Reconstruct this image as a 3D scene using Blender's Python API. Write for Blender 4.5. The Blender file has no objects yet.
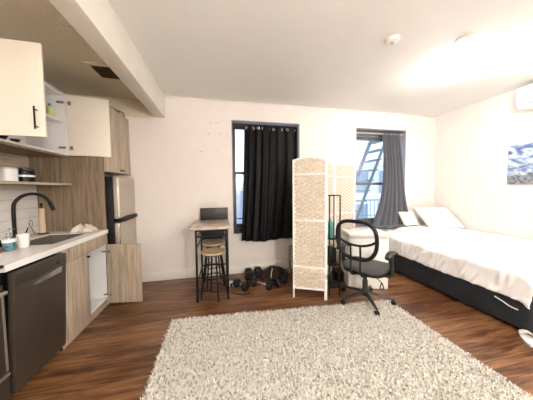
import bpy, bmesh, math, random
from mathutils import Vector, Matrix, noise
random.seed(7)
C = bpy.context.scene.collection
PI = math.pi
V = Vector

# ------------------------------------------------------------------ materials
def nodes(name):
    m = bpy.data.materials.new(name); m.use_nodes = True
    return m, m.node_tree.nodes, m.node_tree.links, m.node_tree.nodes['Principled BSDF']
def setc(b, col, rough=.5, metal=0, spec=None):
    b.inputs['Base Color'].default_value = (*col, 1)
    b.inputs['Roughness'].default_value = rough
    b.inputs['Metallic'].default_value = metal
    if spec is not None: b.inputs['Specular IOR Level'].default_value = spec
def coords(n, l, scale=(1,1,1)):
    tc = n.new('ShaderNodeTexCoord'); mp = n.new('ShaderNodeMapping')
    mp.inputs['Scale'].default_value = scale
    l.new(tc.outputs['Object'], mp.inputs['Vector']); return mp.outputs['Vector']
def ramp(n, l, fac, stops):
    r = n.new('ShaderNodeValToRGB'); e = r.color_ramp.elements
    while len(e) < len(stops): e.new(.5)
    for i, (p, c) in enumerate(stops): e[i].position = p; e[i].color = (*c, 1)
    l.new(fac, r.inputs['Fac']); return r.outputs['Color']
def plain(name, col, rough=.5, metal=0, bump=0, bscale=60, var=.06, vscale=(3,3,3), spec=None):
    """a procedural material: faint noise in the colour, optional bump"""
    m, n, l, b = nodes(name); setc(b, col, rough, metal, spec)
    v = coords(n, l, vscale); nz = n.new('ShaderNodeTexNoise'); nz.inputs['Scale'].default_value = 2; nz.inputs['Detail'].default_value = 4
    l.new(v, nz.inputs['Vector'])
    c = ramp(n, l, nz.outputs['Fac'], [(.3, tuple(x*(1-var) for x in col)), (.7, tuple(min(1, x*(1+var)) for x in col))])
    l.new(c, b.inputs['Base Color'])
    if bump:
        n2 = n.new('ShaderNodeTexNoise'); n2.inputs['Scale'].default_value = bscale; n2.inputs['Detail'].default_value = 3
        v2 = coords(n, l); l.new(v2, n2.inputs['Vector'])
        bp = n.new('ShaderNodeBump'); bp.inputs['Strength'].default_value = bump; bp.inputs['Distance'].default_value = .01
        l.new(n2.outputs['Fac'], bp.inputs['Height']); l.new(bp.outputs['Normal'], b.inputs['Normal'])
    return m
def wood(name, c1, c2, axis='z', rough=.5, dens=1.0, c3=None):
    m, n, l, b = nodes(name); setc(b, c1, rough)
    s = {'z': (14*dens, 14*dens, 1.1), 'y': (14*dens, 1.1, 14*dens), 'x': (1.1, 14*dens, 14*dens)}[axis]
    v = coords(n, l, s); nz = n.new('ShaderNodeTexNoise'); nz.inputs['Scale'].default_value = 1.6
    nz.inputs['Detail'].default_value = 8; nz.inputs['Roughness'].default_value = .65; nz.inputs['Distortion'].default_value = .6
    l.new(v, nz.inputs['Vector'])
    c = ramp(n, l, nz.outputs['Fac'], [(.33, c2), (.5, c1), (.68, c3 or tuple(min(1, x*1.15) for x in c1))])
    l.new(c, b.inputs['Base Color'])
    bp = n.new('ShaderNodeBump'); bp.inputs['Strength'].default_value = .15; bp.inputs['Distance'].default_value = .004
    l.new(nz.outputs['Fac'], bp.inputs['Height']); l.new(bp.outputs['Normal'], b.inputs['Normal'])
    return m

M = {}
M['wall'] = plain('wall_paint', (.83,.775,.725), .6, bump=.12, bscale=35, var=.015)
M['white_trim'] = plain('trim_paint', (.86,.83,.76), .4, var=.02)
M['ceiling'] = plain('ceiling_paint', (.88,.87,.83), .8, var=.01)
M['beam'] = plain('beam_paint', (.85,.81,.72), .6, var=.02)
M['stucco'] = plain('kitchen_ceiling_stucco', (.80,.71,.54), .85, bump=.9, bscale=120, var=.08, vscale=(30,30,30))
M['cab_wood'] = wood('greige_wood_grain', (.47,.385,.285), (.30,.24,.175), 'z', .45, 1.3, (.60,.52,.43))
M['cab_wood_y'] = wood('greige_wood_grain_y', (.47,.385,.285), (.30,.24,.175), 'y', .45, 1.3, (.60,.52,.43))
M['panel_wood'] = wood('brown_wood_grain', (.25,.18,.115), (.14,.095,.06), 'z', .45, 1.5, (.33,.25,.17))
M['cream'] = plain('cream_door_lacquer', (.84,.77,.66), .35, var=.015)
M['white'] = plain('white_melamine', (.86,.85,.83), .35, var=.01)
M['quartz'] = plain('white_quartz', (.90,.88,.85), .18, var=.02)
M['black'] = plain('black_paint', (.0045,.0045,.005), .38, spec=.3)
M['black_plastic'] = plain('black_plastic', (.008,.008,.009), .45, bump=.1, bscale=200, spec=.3)
M['dark_grey_plastic'] = plain('dark_grey_plastic', (.030,.030,.029), .42, spec=.4)
M['grey_fabric'] = plain('grey_seat_fabric', (.08,.08,.078), .85, bump=.4, bscale=300)
M['steel'] = plain('brushed_steel', (.55,.50,.43), .34, metal=.75, vscale=(1,1,12), var=.05)
M['dark_steel'] = plain('black_stainless', (.085,.070,.054), .40, metal=.5, vscale=(2,2,2), var=.1)
M['sink_steel'] = plain('sink_steel', (.30,.27,.24), .35, metal=.7)
M['chrome'] = plain('chrome', (.8,.8,.8), .12, metal=1)
M['bronze'] = plain('nickel_hinge', (.35,.28,.16), .35, metal=.8)
M['rubber'] = plain('rubber_iron', (.010,.010,.011), .5, bump=.2, bscale=150, spec=.3)
M['marble'] = plain('brown_marble_laminate', (.55,.42,.34), .25, var=.3, vscale=(4,9,4))
M['stool_wood'] = wood('stool_seat_wood', (.60,.46,.29), (.48,.35,.21), 'x', .4, 1.0)
M['rattan'] = plain('cream_paper_weave', (.88,.84,.75), .7, var=.05, vscale=(40,40,40))
M['rattan_dark'] = plain('tan_weave_core', (.66,.56,.44), .8)
M['screen_frame'] = plain('white_screen_frame', (.88,.85,.80), .45, var=.02)
M['curtain_black'] = plain('black_blackout_cloth', (.004,.004,.0048), .55, bump=.3, bscale=250, spec=.25)
M['curtain_grey'] = plain('grey_curtain_cloth', (.105,.11,.125), .7, bump=.3, bscale=250)
M['sheet'] = plain('white_bedsheet', (.88,.86,.85), .85, bump=.15, bscale=60, var=.015)
M['pillow'] = plain('ivory_pillowcase', (.88,.86,.79), .85, bump=.15, bscale=60, var=.015)
M['bed_dark'] = plain('slate_upholstery', (.026,.029,.033), .85, bump=.5, bscale=300, var=.2, spec=.2)
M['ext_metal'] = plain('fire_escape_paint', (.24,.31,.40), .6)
M['brick_far'] = None
M['frame_dark'] = plain('dark_window_frame', (.008,.010,.016), .4)
M['frame_grey'] = plain('grey_window_frame', (.17,.17,.18), .4)
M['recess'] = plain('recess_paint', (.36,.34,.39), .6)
M['teal'] = plain('teal_plastic', (.12,.50,.44), .4)
M['brown_matte'] = plain('dark_brown_matte', (.022,.011,.006), .9, bump=.5, bscale=120, var=.2)
M['grey_wood'] = wood('weathered_grey_wood', (.33,.31,.28), (.22,.20,.18), 'x', .6)
M['vent_dark'] = plain('vent_brown_metal', (.17,.12,.06), .6)  # dark brown of the vent slats and backing
M['kraft'] = plain('kraft_paper_roll', (.66,.52,.37), .8)
M['red'] = plain('dull_red_plastic', (.32,.08,.06), .4)
M['green'] = plain('yellow_green_plastic', (.55,.60,.25), .4)
M['blue'] = plain('blue_plastic', (.06,.16,.42), .4)
M['white_rubber'] = plain('white_rubber', (.85,.84,.82), .6)
M['cloth_white'] = plain('terry_cloth', (.85,.78,.66), .9, bump=.8, bscale=150)
M['box_white'] = plain('white_plastic_box', (.90,.89,.84), .35, var=.01)
M['box_grey'] = plain('pale_grey_plastic', (.62,.61,.58), .4, var=.02)

def m_floor():
    m, n, l, b = nodes('dark_walnut_floorboards'); b.inputs['Roughness'].default_value = .32
    v = coords(n, l)
    br = n.new('ShaderNodeTexBrick'); br.offset = .37; br.inputs['Scale'].default_value = 1
    br.inputs['Brick Width'].default_value = 1.1; br.inputs['Row Height'].default_value = .083
    br.inputs['Mortar Size'].default_value = .0016; br.inputs['Bias'].default_value = 0
    br.inputs['Color1'].default_value = (0,0,0,1); br.inputs['Color2'].default_value = (1,1,1,1); br.inputs['Mortar'].default_value = (.5,.5,.5,1)
    l.new(v, br.inputs['Vector'])
    v2 = coords(n, l, (1.3, 16, 1)); nz = n.new('ShaderNodeTexNoise'); nz.inputs['Scale'].default_value = 1.4; nz.inputs['Detail'].default_value = 8
    nz.inputs['Distortion'].default_value = 1.2; nz.inputs['Roughness'].default_value = .6; l.new(v2, nz.inputs['Vector'])
    v3 = coords(n, l, (.9, 1.6, 1)); nw = n.new('ShaderNodeTexNoise'); nw.inputs['Scale'].default_value = 1.1; nw.inputs['Detail'].default_value = 3; l.new(v3, nw.inputs['Vector'])
    a = n.new('ShaderNodeMath'); a.operation = 'MULTIPLY_ADD'; a.inputs[1].default_value = .10; l.new(br.outputs['Color'], a.inputs[0])
    l.new(nz.outputs['Fac'], a.inputs[2])
    a2 = n.new('ShaderNodeMath'); a2.operation = 'MULTIPLY_ADD'; a2.inputs[1].default_value = .45; l.new(nw.outputs['Fac'], a2.inputs[0]); l.new(a.outputs[0], a2.inputs[2])
    c = ramp(n, l, a2.outputs[0], [(.48, (.034,.010,.004)), (.68, (.095,.034,.013)), (.95, (.32,.155,.065))])
    mx = n.new('ShaderNodeMix'); mx.data_type = 'RGBA'; l.new(br.outputs['Fac'], mx.inputs['Factor']); l.new(c, mx.inputs['A']); mx.inputs['B'].default_value = (.03,.014,.008,1)
    l.new(mx.outputs['Result'], b.inputs['Base Color'])
    bp = n.new('ShaderNodeBump'); bp.inputs['Strength'].default_value = .25; bp.inputs['Distance'].default_value = .003; l.new(a.outputs[0], bp.inputs['Height']); l.new(bp.outputs['Normal'], b.inputs['Normal'])
    return m
M['floor'] = m_floor()
def m_tiles():
    m, n, l, b = nodes('white_plank_tiles'); b.inputs['Roughness'].default_value = .2
    tc = n.new('ShaderNodeTexCoord'); sp = n.new('ShaderNodeSeparateXYZ'); cb = n.new('ShaderNodeCombineXYZ')
    l.new(tc.outputs['Object'], sp.inputs[0]); l.new(sp.outputs['Y'], cb.inputs['X']); l.new(sp.outputs['Z'], cb.inputs['Y'])
    br = n.new('ShaderNodeTexBrick'); br.inputs['Scale'].default_value = 1; br.inputs['Brick Width'].default_value = 1.6; br.inputs['Row Height'].default_value = .10
    br.inputs['Mortar Size'].default_value = .0025; br.inputs['Color1'].default_value = (.88,.86,.82,1); br.inputs['Color2'].default_value = (.86,.84,.79,1); br.inputs['Mortar'].default_value = (.60,.55,.48,1)
    l.new(cb.outputs[0], br.inputs['Vector']); l.new(br.outputs['Color'], b.inputs['Base Color'])
    return m
M['tiles'] = m_tiles()
def m_rug():
    m, n, l, b = nodes('shag_pile'); b.inputs['Roughness'].default_value = .95
    v = coords(n, l); nz = n.new('ShaderNodeTexNoise'); nz.inputs['Scale'].default_value = 52; nz.inputs['Detail'].default_value = 3; l.new(v, nz.inputs['Vector'])
    c = ramp(n, l, nz.outputs['Fac'], [(.30, (.22,.18,.14)), (.42, (.60,.55,.47)), (.52, (.90,.87,.80))])
    l.new(c, b.inputs['Base Color']); return m
M['rug'] = m_rug()
def m_art():
    m, n, l, b = nodes('abstract_blue_print'); b.inputs['Roughness'].default_value = .5
    v = coords(n, l, (1, 1.6, 3.2)); nz = n.new('ShaderNodeTexNoise'); nz.inputs['Scale'].default_value = 3.0; nz.inputs['Detail'].default_value = 2; nz.inputs['Distortion'].default_value = 1.3; l.new(v, nz.inputs['Vector'])
    c = ramp(n, l, nz.outputs['Fac'], [(.34, (.09,.13,.32)), (.46, (.22,.30,.52)), (.53, (.40,.52,.62)), (.62, (.80,.80,.66)), (.7, (.30,.38,.55))])
    tc = n.new('ShaderNodeTexCoord'); sp = n.new('ShaderNodeSeparateXYZ'); l.new(tc.outputs['Object'], sp.inputs[0])
    n2 = n.new('ShaderNodeTexNoise'); n2.inputs['Scale'].default_value = 5; l.new(tc.outputs['Object'], n2.inputs['Vector'])
    ad = n.new('ShaderNodeMath'); ad.operation = 'MULTIPLY_ADD'; ad.inputs[1].default_value = .25; l.new(n2.outputs['Fac'], ad.inputs[0]); l.new(sp.outputs['Z'], ad.inputs[2])
    lt = n.new('ShaderNodeMath'); lt.operation = 'LESS_THAN'; lt.inputs[1].default_value = .29; l.new(ad.outputs[0], lt.inputs[0])
    n3 = n.new('ShaderNodeTexNoise'); n3.inputs['Scale'].default_value = 30; l.new(tc.outputs['Object'], n3.inputs['Vector'])
    g = ramp(n, l, n3.outputs['Fac'], [(.4, (.13,.14,.18)), (.6, (.33,.34,.38))])
    mx = n.new('ShaderNodeMix'); mx.data_type = 'RGBA'; l.new(lt.outputs[0], mx.inputs['Factor']); l.new(c, mx.inputs['A']); l.new(g, mx.inputs['B'])
    l.new(mx.outputs['Result'], b.inputs['Base Color']); return m
M['art'] = m_art()
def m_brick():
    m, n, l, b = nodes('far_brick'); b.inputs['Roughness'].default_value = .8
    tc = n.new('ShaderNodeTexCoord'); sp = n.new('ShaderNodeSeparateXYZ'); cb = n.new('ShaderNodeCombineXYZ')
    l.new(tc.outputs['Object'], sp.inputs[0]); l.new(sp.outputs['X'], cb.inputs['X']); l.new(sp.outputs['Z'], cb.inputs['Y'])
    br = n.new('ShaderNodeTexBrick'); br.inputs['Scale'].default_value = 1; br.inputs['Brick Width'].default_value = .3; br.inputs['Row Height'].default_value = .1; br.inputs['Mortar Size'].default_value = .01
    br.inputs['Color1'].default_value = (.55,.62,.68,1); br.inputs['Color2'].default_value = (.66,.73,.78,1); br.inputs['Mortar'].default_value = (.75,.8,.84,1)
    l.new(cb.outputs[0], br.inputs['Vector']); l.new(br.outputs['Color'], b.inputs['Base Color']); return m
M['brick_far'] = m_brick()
def m_emit(name, col, s):
    m, n, l, b = nodes(name); setc(b, (.9,.9,.9), .5)
    b.inputs['Emission Color'].default_value = (*col, 1); b.inputs['Emission Strength'].default_value = s
    return m
M['lamp'] = m_emit('lit_lamp_diffuser', (1,.975,.95), 11.5)
M['fill_glow'] = m_emit('fill_globe_glow', (1,.955,.915), 25)  # glow of the added fill globe behind the camera
def m_glass(name, t, col=(1,1,1)):
    m = bpy.data.materials.new(name); m.use_nodes = True; n = m.node_tree.nodes; l = m.node_tree.links; n.clear()
    o = n.new('ShaderNodeOutputMaterial'); mix = n.new('ShaderNodeMixShader'); tr = n.new('ShaderNodeBsdfTransparent'); g = n.new('ShaderNodeBsdfGlossy')
    tr.inputs['Color'].default_value = (*col, 1); g.inputs['Roughness'].default_value = .03; mix.inputs['Fac'].default_value = t
    l.new(tr.outputs[0], mix.inputs[1]); l.new(g.outputs[0], mix.inputs[2]); l.new(mix.outputs[0], o.inputs['Surface']); return m
M['glass'] = m_glass('window_glass', .07)
M['clear'] = m_glass('clear_plastic', .18, (.86,.9,.9))
M['blue_liquid'] = plain('blue_soap', (.03,.24,.36), .2)
def m_mesh():
    m, n, l, b = nodes('chair_mesh_fabric'); setc(b, (.05,.05,.05), .8)
    v = coords(n, l, (220,220,220)); ck = n.new('ShaderNodeTexChecker'); ck.inputs['Scale'].default_value = 1; l.new(v, ck.inputs['Vector'])
    mt = n.new('ShaderNodeMath'); mt.operation = 'MULTIPLY_ADD'; mt.inputs[1].default_value = .12; mt.inputs[2].default_value = .14; l.new(ck.outputs['Fac'], mt.inputs[0])
    l.new(mt.outputs[0], b.inputs['Alpha']); return m
M['mesh'] = m_mesh()

# ------------------------------------------------------------------ mesh builder
class MB:
    def __init__(s): s.bm = bmesh.new()
    def box(s, x0, x1, y0, y1, z0, z1, bev=0, mat=None, seg=2):
        r = bmesh.ops.create_cube(s.bm, size=1); vs = r['verts']
        for v in vs: v.co = V((x0+(v.co.x+.5)*(x1-x0), y0+(v.co.y+.5)*(y1-y0), z0+(v.co.z+.5)*(z1-z0)))
        if bev:
            es = list({e for v in vs for e in v.link_edges})
            r2 = bmesh.ops.bevel(s.bm, geom=es, offset=bev, segments=seg, profile=.5, affect='EDGES')
            vs = list({v for f in r2['faces'] for v in f.verts} | {v for v in vs if v.is_valid})
        if mat: bmesh.ops.transform(s.bm, matrix=mat, verts=vs)
        return s
    def tube(s, pts, r, n=10, closed=False, flat=None):
        pts = [V(p) for p in pts]; N = len(pts); rings = []; up = None
        rs = r if isinstance(r, (list, tuple)) else [r]*N
        for i, p in enumerate(pts):
            if closed: t = (pts[(i+1) % N]-pts[i-1]).normalized()
            else: t = (pts[min(i+1, N-1)]-pts[max(i-1, 0)]).normalized()
            if up is None:
                up = V((0,0,1)) if abs(t.z) < .9 else V((0,1,0))
            a = t.cross(up).normalized(); up = a.cross(t).normalized()
            k = flat or 1
            rings.append([s.bm.verts.new(p+(a*math.cos(2*PI*j/n)+up*k*math.sin(2*PI*j/n))*rs[i]) for j in range(n)])
        m = N if closed else N-1
        for i in range(m):
            A, B = rings[i], rings[(i+1) % N]
            for j in range(n): s.bm.faces.new((A[j], A[(j+1) % n], B[(j+1) % n], B[j]))
        if not closed: s.bm.faces.new(rings[0][::-1]); s.bm.faces.new(rings[-1])
        return s
    def lathe(s, prof, c=(0,0,0), n=24, mat=None):
        c = V(c); rings = []
        for r, z in prof:
            rings.append([s.bm.verts.new(c+V((r*math.cos(2*PI*j/n), r*math.sin(2*PI*j/n), z))) for j in range(n)] if r > 1e-6 else [s.bm.verts.new(c+V((0,0,z)))])
        new = [v for R_ in rings for v in R_]
        for A, B in zip(rings, rings[1:]):
            for j in range(n):
                q = [A[j % len(A)], A[(j+1) % len(A)], B[(j+1) % len(B)], B[j % len(B)]]
                q2 = [v for i, v in enumerate(q) if v not in q[:i]]
                if len(q2) >= 3: s.bm.faces.new(q2)
        if len(rings[0]) > 1: s.bm.faces.new(rings[0][::-1])
        if len(rings[-1]) > 1: s.bm.faces.new(rings[-1])
        if mat: bmesh.ops.transform(s.bm, matrix=mat, verts=new)
        return s
    def prism(s, poly, axis, a, b_, mat=None):
        """poly (u,v) pairs extruded along axis from a to b_"""
        def P(u, v, w): return {'x': (w,u,v), 'y': (u,w,v), 'z': (u,v,w)}[axis]
        A = [s.bm.verts.new(P(u,v,a)) for u, v in poly]; B = [s.bm.verts.new(P(u,v,b_)) for u, v in poly]
        s.bm.faces.new(A); s.bm.faces.new(B[::-1])
        for i in range(len(poly)):
            j = (i+1) % len(poly); s.bm.faces.new((A[j], A[i], B[i], B[j]))
        if mat: bmesh.ops.transform(s.bm, matrix=mat, verts=A+B)
        return s
    def grid(s, nu, nv, f, thick=0):
        g = [[s.bm.verts.new(f(i/nu, j/nv)) for j in range(nv+1)] for i in range(nu+1)]
        fs = [s.bm.faces.new((g[i][j], g[i+1][j], g[i+1][j+1], g[i][j+1])) for i in range(nu) for j in range(nv)]
        if thick:
            s.bm.normal_update()
            bmesh.ops.solidify(s.bm, geom=fs, thickness=thick)
        return s
    def build(s, name, mat, parent=None, loc=None, rotz=0, smooth=35):
        bmesh.ops.recalc_face_normals(s.bm, faces=s.bm.faces)
        me = bpy.data.meshes.new(name); s.bm.to_mesh(me); s.bm.free()
        mat = M[mat] if isinstance(mat, str) else mat
        me.materials.append(mat)
        if smooth:
            me.polygons.foreach_set('use_smooth', [True]*len(me.polygons)); me.set_sharp_from_angle(angle=math.radians(smooth))
        o = bpy.data.objects.new(name, me); C.objects.link(o)
        if parent: o.parent = parent
        if loc: o.location = loc
        if rotz: o.rotation_euler.z = rotz
        return o
def tag(o, label, cat, group=None, kind=None):
    o['label'] = label; o['category'] = cat
    if group: o['group'] = group
    if kind: o['kind'] = kind
    return o
def thing(name, label, cat, loc=(0,0,0), rotz=0, group=None):
    o = bpy.data.objects.new(name, None); C.objects.link(o); o.location = loc; o.rotation_euler.z = rotz; o.empty_display_size = .1
    return tag(o, label, cat, group)
def struct(o, label=None):
    o['kind'] = 'structure'
    if label: o['label'] = label
    return o
def sthing(name, label, loc=(0,0,0)):
    o = bpy.data.objects.new(name, None); C.objects.link(o); o.location = loc; o.empty_display_size = .1
    return struct(o, label)
def copy_tree(o, parent=None):
    c = o.copy(); C.objects.link(c); c.parent = parent
    for ch in [x for x in bpy.data.objects if x.parent == o]: copy_tree(ch, c)
    return c
def tr(x, y, z): return Matrix.Translation((x, y, z))
def rz(a): return Matrix.Rotation(a, 4, 'Z')
def rx(a): return Matrix.Rotation(a, 4, 'X')
def ry(a): return Matrix.Rotation(a, 4, 'Y')
def smooth_path(pts, k=6, closed=False):
    pts = [V(p) for p in pts]; out = []; N = len(pts)
    for i in range(N if closed else N-1):
        if closed: p0, p1, p2, p3 = pts[i-1], pts[i], pts[(i+1) % N], pts[(i+2) % N]
        else: p0, p1, p2, p3 = pts[max(i-1,0)], pts[i], pts[i+1], pts[min(i+2, N-1)]
        for j in range(k):
            t = j/k
            out.append(.5*((2*p1)+(-p0+p2)*t+(2*p0-5*p1+4*p2-p3)*t*t+(-p0+3*p1-3*p2+p3)*t**3))
    if not closed: out.append(pts[-1])
    return out

# ------------------------------------------------------------------ the room
XL, XR, YB, YN, ZC = -2.03, 4.19, 3.50, -2.2, 2.78
ZK = 2.70
W1 = (.19, 1.34, .61, 2.49); W2 = (2.42, 3.50, .61, 2.48)
struct(MB().box(XL-.12, XR+.12, YN-.12, YB+.30, -.1, 0).build('floor', 'floor'), 'dark walnut floorboards')
b = MB(); T = .30
xs = [XL-.12, W1[0], W1[1], W2[0], W2[1], XR+.12]
for i in range(5):
    x0, x1 = xs[i], xs[i+1]
    if i in (1, 3):
        w = W1 if i == 1 else W2
        b.box(x0, x1, YB, YB+T, 0, w[2]); b.box(x0, x1, YB, YB+T, w[3], ZC+.1)
    else: b.box(x0, x1, YB, YB+T, 0, ZC+.1)
struct(b.build('wall_back', 'wall'), 'pale pink plastered wall with two window openings')
struct(MB().box(XL-.12, XL, YN, YB, 0, ZC+.1).build('wall_left', 'wall'))
struct(MB().box(XR, XR+.12, YN, YB, 0, ZC+.1).build('wall_right', 'wall'))
struct(MB().box(XL-.12, XR+.12, YN-.12, YN, 0, ZC+.1).build('wall_near', 'wall'))
struct(MB().box(-.93, XR, YN, YB, ZC, ZC+.1).build('ceiling', 'ceiling'), 'smooth white ceiling')
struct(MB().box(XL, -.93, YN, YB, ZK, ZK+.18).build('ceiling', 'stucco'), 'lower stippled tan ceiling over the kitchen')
struct(MB().box(-.93, -.78, YN, YB, 2.46, ZC-.0005, .004).build('trim_1', 'beam'), 'boxed white beam between the two ceilings')
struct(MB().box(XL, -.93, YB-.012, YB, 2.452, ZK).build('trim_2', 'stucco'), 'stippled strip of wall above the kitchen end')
struct(MB().box(-.78, XR, YB-.014, YB, ZC-.018, ZC, .003).build('trim_3', 'white_trim'))
bb = MB()
bb.box(-1.20, 4.19, YB-.016, YB, 0, .125, .004)
struct(bb.build('baseboard_back', 'white_trim'))
struct(MB().box(XR-.016, XR, YN, YB-.02, 0, .125, .004).build('baseboard_right', 'white_trim'))

def window(name, w, frame, rails, hd0, label):
    r = sthing(name, label, ((w[0]+w[1])/2, YB+.16, w[2]))
    inv = -r.location
    def P(bd, nm, m, par=r):
        o = bd.build(nm, m); 
        o.data.transform(Matrix.Translation(inv)); o.parent = par; return o
    y0, y1 = YB+.14, YB+.26; x0, x1, z0, z1 = w; e = .002
    f = MB(); fw = .035; f.box(x0+e, x0+fw, y0, y1, z0+e, z1-e); f.box(x1-fw, x1-e, y0, y1, z0+e, z1-e); f.box(x0+fw, x1-fw, y0, y1, z0+e, z0+.14, ); f.box(x0+fw, x1-fw, y0, y1, z1-hd0, z1-e)
    fr = P(f, 'window_frame', frame)
    zl, zm, zt = z0+.14, rails, z1-hd0
    for nm, a, c, yy in (('upper_sash', zm-.02, zt, y0+.055), ('lower_sash', zl, zm+.02, y0+.02)):
        s = MB(); q = .035; s.box(x0+fw, x0+fw+q, yy, yy+.03, a, c); s.box(x1-fw-q, x1-fw, yy, yy+.03, a, c)
        s.box(x0+fw+q, x1-fw-q, yy, yy+.03, a, a+.045); s.box(x0+fw+q, x1-fw-q, yy, yy+.03, c-.045, c)
        so = P(s, nm, frame)
        g = MB().box(x0+fw+q, x1-fw-q, yy+.012, yy+.018, a+.045, c-.045)
        P(g, 'pane', 'glass', so)
    P(MB().box(x0+e, x1-e, YB+.002, y0, z0+.001, z0+.03, .004), 'sill', 'white_trim')
    lin = MB(); lin.box(x0+e, x1-e, YB+.003, y0, z1-.012, z1-.001); lin.box(x0+e, x0+.012, YB+.003, y0, z0+.03, z1-.012); lin.box(x1-.012, x1-e, YB+.003, y0, z0+.03, z1-.012)
    P(lin, 'reveal', 'recess')
    return r
window('window_1', W1, 'frame_dark', 1.66, .045, 'dark framed sash window mostly covered by black curtain')
window('window_2', W2, 'frame_grey', 1.47, .13, 'grey framed sash window with a fire escape outside')

# ------------------------------------------------------------------ outside
# fire escape
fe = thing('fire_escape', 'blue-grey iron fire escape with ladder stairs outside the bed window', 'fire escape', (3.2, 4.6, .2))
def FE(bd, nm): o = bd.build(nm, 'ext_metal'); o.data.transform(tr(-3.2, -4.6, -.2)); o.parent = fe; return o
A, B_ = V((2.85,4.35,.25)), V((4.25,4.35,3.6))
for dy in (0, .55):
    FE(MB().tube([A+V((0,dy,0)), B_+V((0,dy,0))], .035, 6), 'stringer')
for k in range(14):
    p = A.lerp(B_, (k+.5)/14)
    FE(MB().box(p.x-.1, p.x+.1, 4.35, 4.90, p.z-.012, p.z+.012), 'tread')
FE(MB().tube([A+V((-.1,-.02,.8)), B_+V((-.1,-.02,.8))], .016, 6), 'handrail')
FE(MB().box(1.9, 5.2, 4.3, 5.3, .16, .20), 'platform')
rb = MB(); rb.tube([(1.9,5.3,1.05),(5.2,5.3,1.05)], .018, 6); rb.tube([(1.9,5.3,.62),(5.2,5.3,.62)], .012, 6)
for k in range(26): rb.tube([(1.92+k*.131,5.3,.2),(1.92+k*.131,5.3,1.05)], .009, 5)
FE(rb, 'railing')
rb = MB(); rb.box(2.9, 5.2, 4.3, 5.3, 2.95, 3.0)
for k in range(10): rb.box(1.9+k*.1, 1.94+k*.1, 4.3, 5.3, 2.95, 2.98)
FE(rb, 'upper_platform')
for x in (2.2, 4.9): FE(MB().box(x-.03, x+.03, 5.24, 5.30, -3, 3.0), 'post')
# buildings across the yard
def building(x0, x1, y, z0, z1, mat, label, nw, zr):
    r = thing('apartment_building', label, 'building', ((x0+x1)/2, y, z0))
    def P(bd, nm, m, par): o = bd.build(nm, m); o.data.transform(tr(-(x0+x1)/2, -y, -z0)); o.parent = par; return o
    w = P(MB().box(x0, x1, y, y+4, z0, z1), 'facade', mat, r)
    P(MB().box(x0-.1, x1+.1, y-.15, y+4, z1, z1+.2), 'cornice', 'box_grey', r)
    for zz in zr:
        for k in range(nw):
            cx = x0+(k+.5)*(x1-x0)/nw
            f = P(MB().box(cx-.5, cx+.5, y-.05, y-.001, zz, zz+1.6), 'window', 'box_grey', r)
            P(MB().box(cx-.43, cx+.43, y-.06, y-.05, zz+.07, zz+1.53), 'pane', 'ext_metal', f)
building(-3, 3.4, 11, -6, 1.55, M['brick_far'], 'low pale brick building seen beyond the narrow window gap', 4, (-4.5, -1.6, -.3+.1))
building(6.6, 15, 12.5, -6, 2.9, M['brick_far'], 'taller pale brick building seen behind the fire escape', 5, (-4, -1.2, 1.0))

# ------------------------------------------------------------------ kitchen
XF = -1.34
# worktop with sink cut-out
ct = MB(); z0, z1 = .876, .92
YC0, YC1 = .10, 2.895; SX0, SX1, SY0, SY1 = -1.80, -1.44, 2.20, 2.72
ct.box(XL+.001, XF+.012, 1.635, SY0, z0, z1); ct.box(XL+.001, XF+.012, SY1, YC1, z0, z1)
ct.box(XL+.001, SX0, SY0, SY1, z0, z1); ct.box(SX1, XF+.012, SY0, SY1, z0, z1)
o = ct.build('worktop', 'quartz'); tag(o, 'white quartz kitchen worktop with a sink cut into it', 'worktop')
sk = thing('sink', 'dark steel undermount sink sunk in the white worktop', 'sink', (-1.62, 2.46, .68))
s = MB(); e = .004
x0, x1, y0, y1 = SX0+e, SX1-e, SY0+e, SY1-e
s.box(x0, x0+.008, y0, y1, .70, .912); s.box(x1-.008, x1, y0, y1, .70, .912); s.box(x0+.008, x1-.008, y0, y0+.008, .70, .912); s.box(x0+.008, x1-.008, y1-.008, y1, .70, .912); s.box(x0, x1, y0, y1, .69, .70)
o = s.build('basin', 'sink_steel', smooth=0); o.data.transform(tr(1.62,-2.46,-.68)); o.parent = sk
o = MB().lathe([(.045,.7005),(.045,.704),(.03,.705),(0,.703)], (-1.62,2.46,0)).build('drain', 'chrome'); o.data.transform(tr(1.62,-2.46,-.68)); o.parent = sk
struct(MB().box(XL+.0005, XL+.010, .10, 2.898, .921, 1.444).build('trim_4', 'tiles'), 'white plank tile backsplash')

def local(root, bd, nm, m, smooth=35, par=None):
    o = bd.build(nm, m, smooth=smooth); o.data.transform(Matrix.Translation(-root.location)); o.parent = par or root; return o
def hinge_pts(root, x, y, z, dx, dy, par):
    """concealed cup hinge"""
    h = MB(); h.box(-.006, .006, -.02, .02, -.018, .018, .002)
    a = MB()
# base cabinet
bc = thing('base_cabinet', 'greige wood base cabinet under the sink with its far door swung open', 'cabinet', (-1.68, 2.50, 0))
y0, y1 = 2.125, 2.893
c = MB(); c.box(-2.02, XF-.02, y0, y0+.018, .001, .874); local(bc, c, 'side_panel', 'cab_wood')
c = MB(); c.box(-2.02, XF-.02, y1-.018, y1, .001, .874); local(bc, c, 'side_panel', 'white')
local(bc, MB().box(-2.02, -2.005, y0+.018, y1-.018, .08, .67), 'back_panel', 'white')
local(bc, MB().box(-2.005, XF-.02, y0+.018, y1-.018, .08, .096), 'bottom_panel', 'white')
local(bc, MB().box(XF-.045, XF-.022, y0, y1, 0.001, .078), 'toe_kick', 'cab_wood_y')
local(bc, MB().box(XF-.02, XF, y0, y1, .748, .874, .0015), 'false_front', 'cab_wood')
d = local(bc, MB().box(XF-.02, XF, y0+.002, 2.505, .035, .743, .0015), 'door', 'cab_wood')
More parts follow.
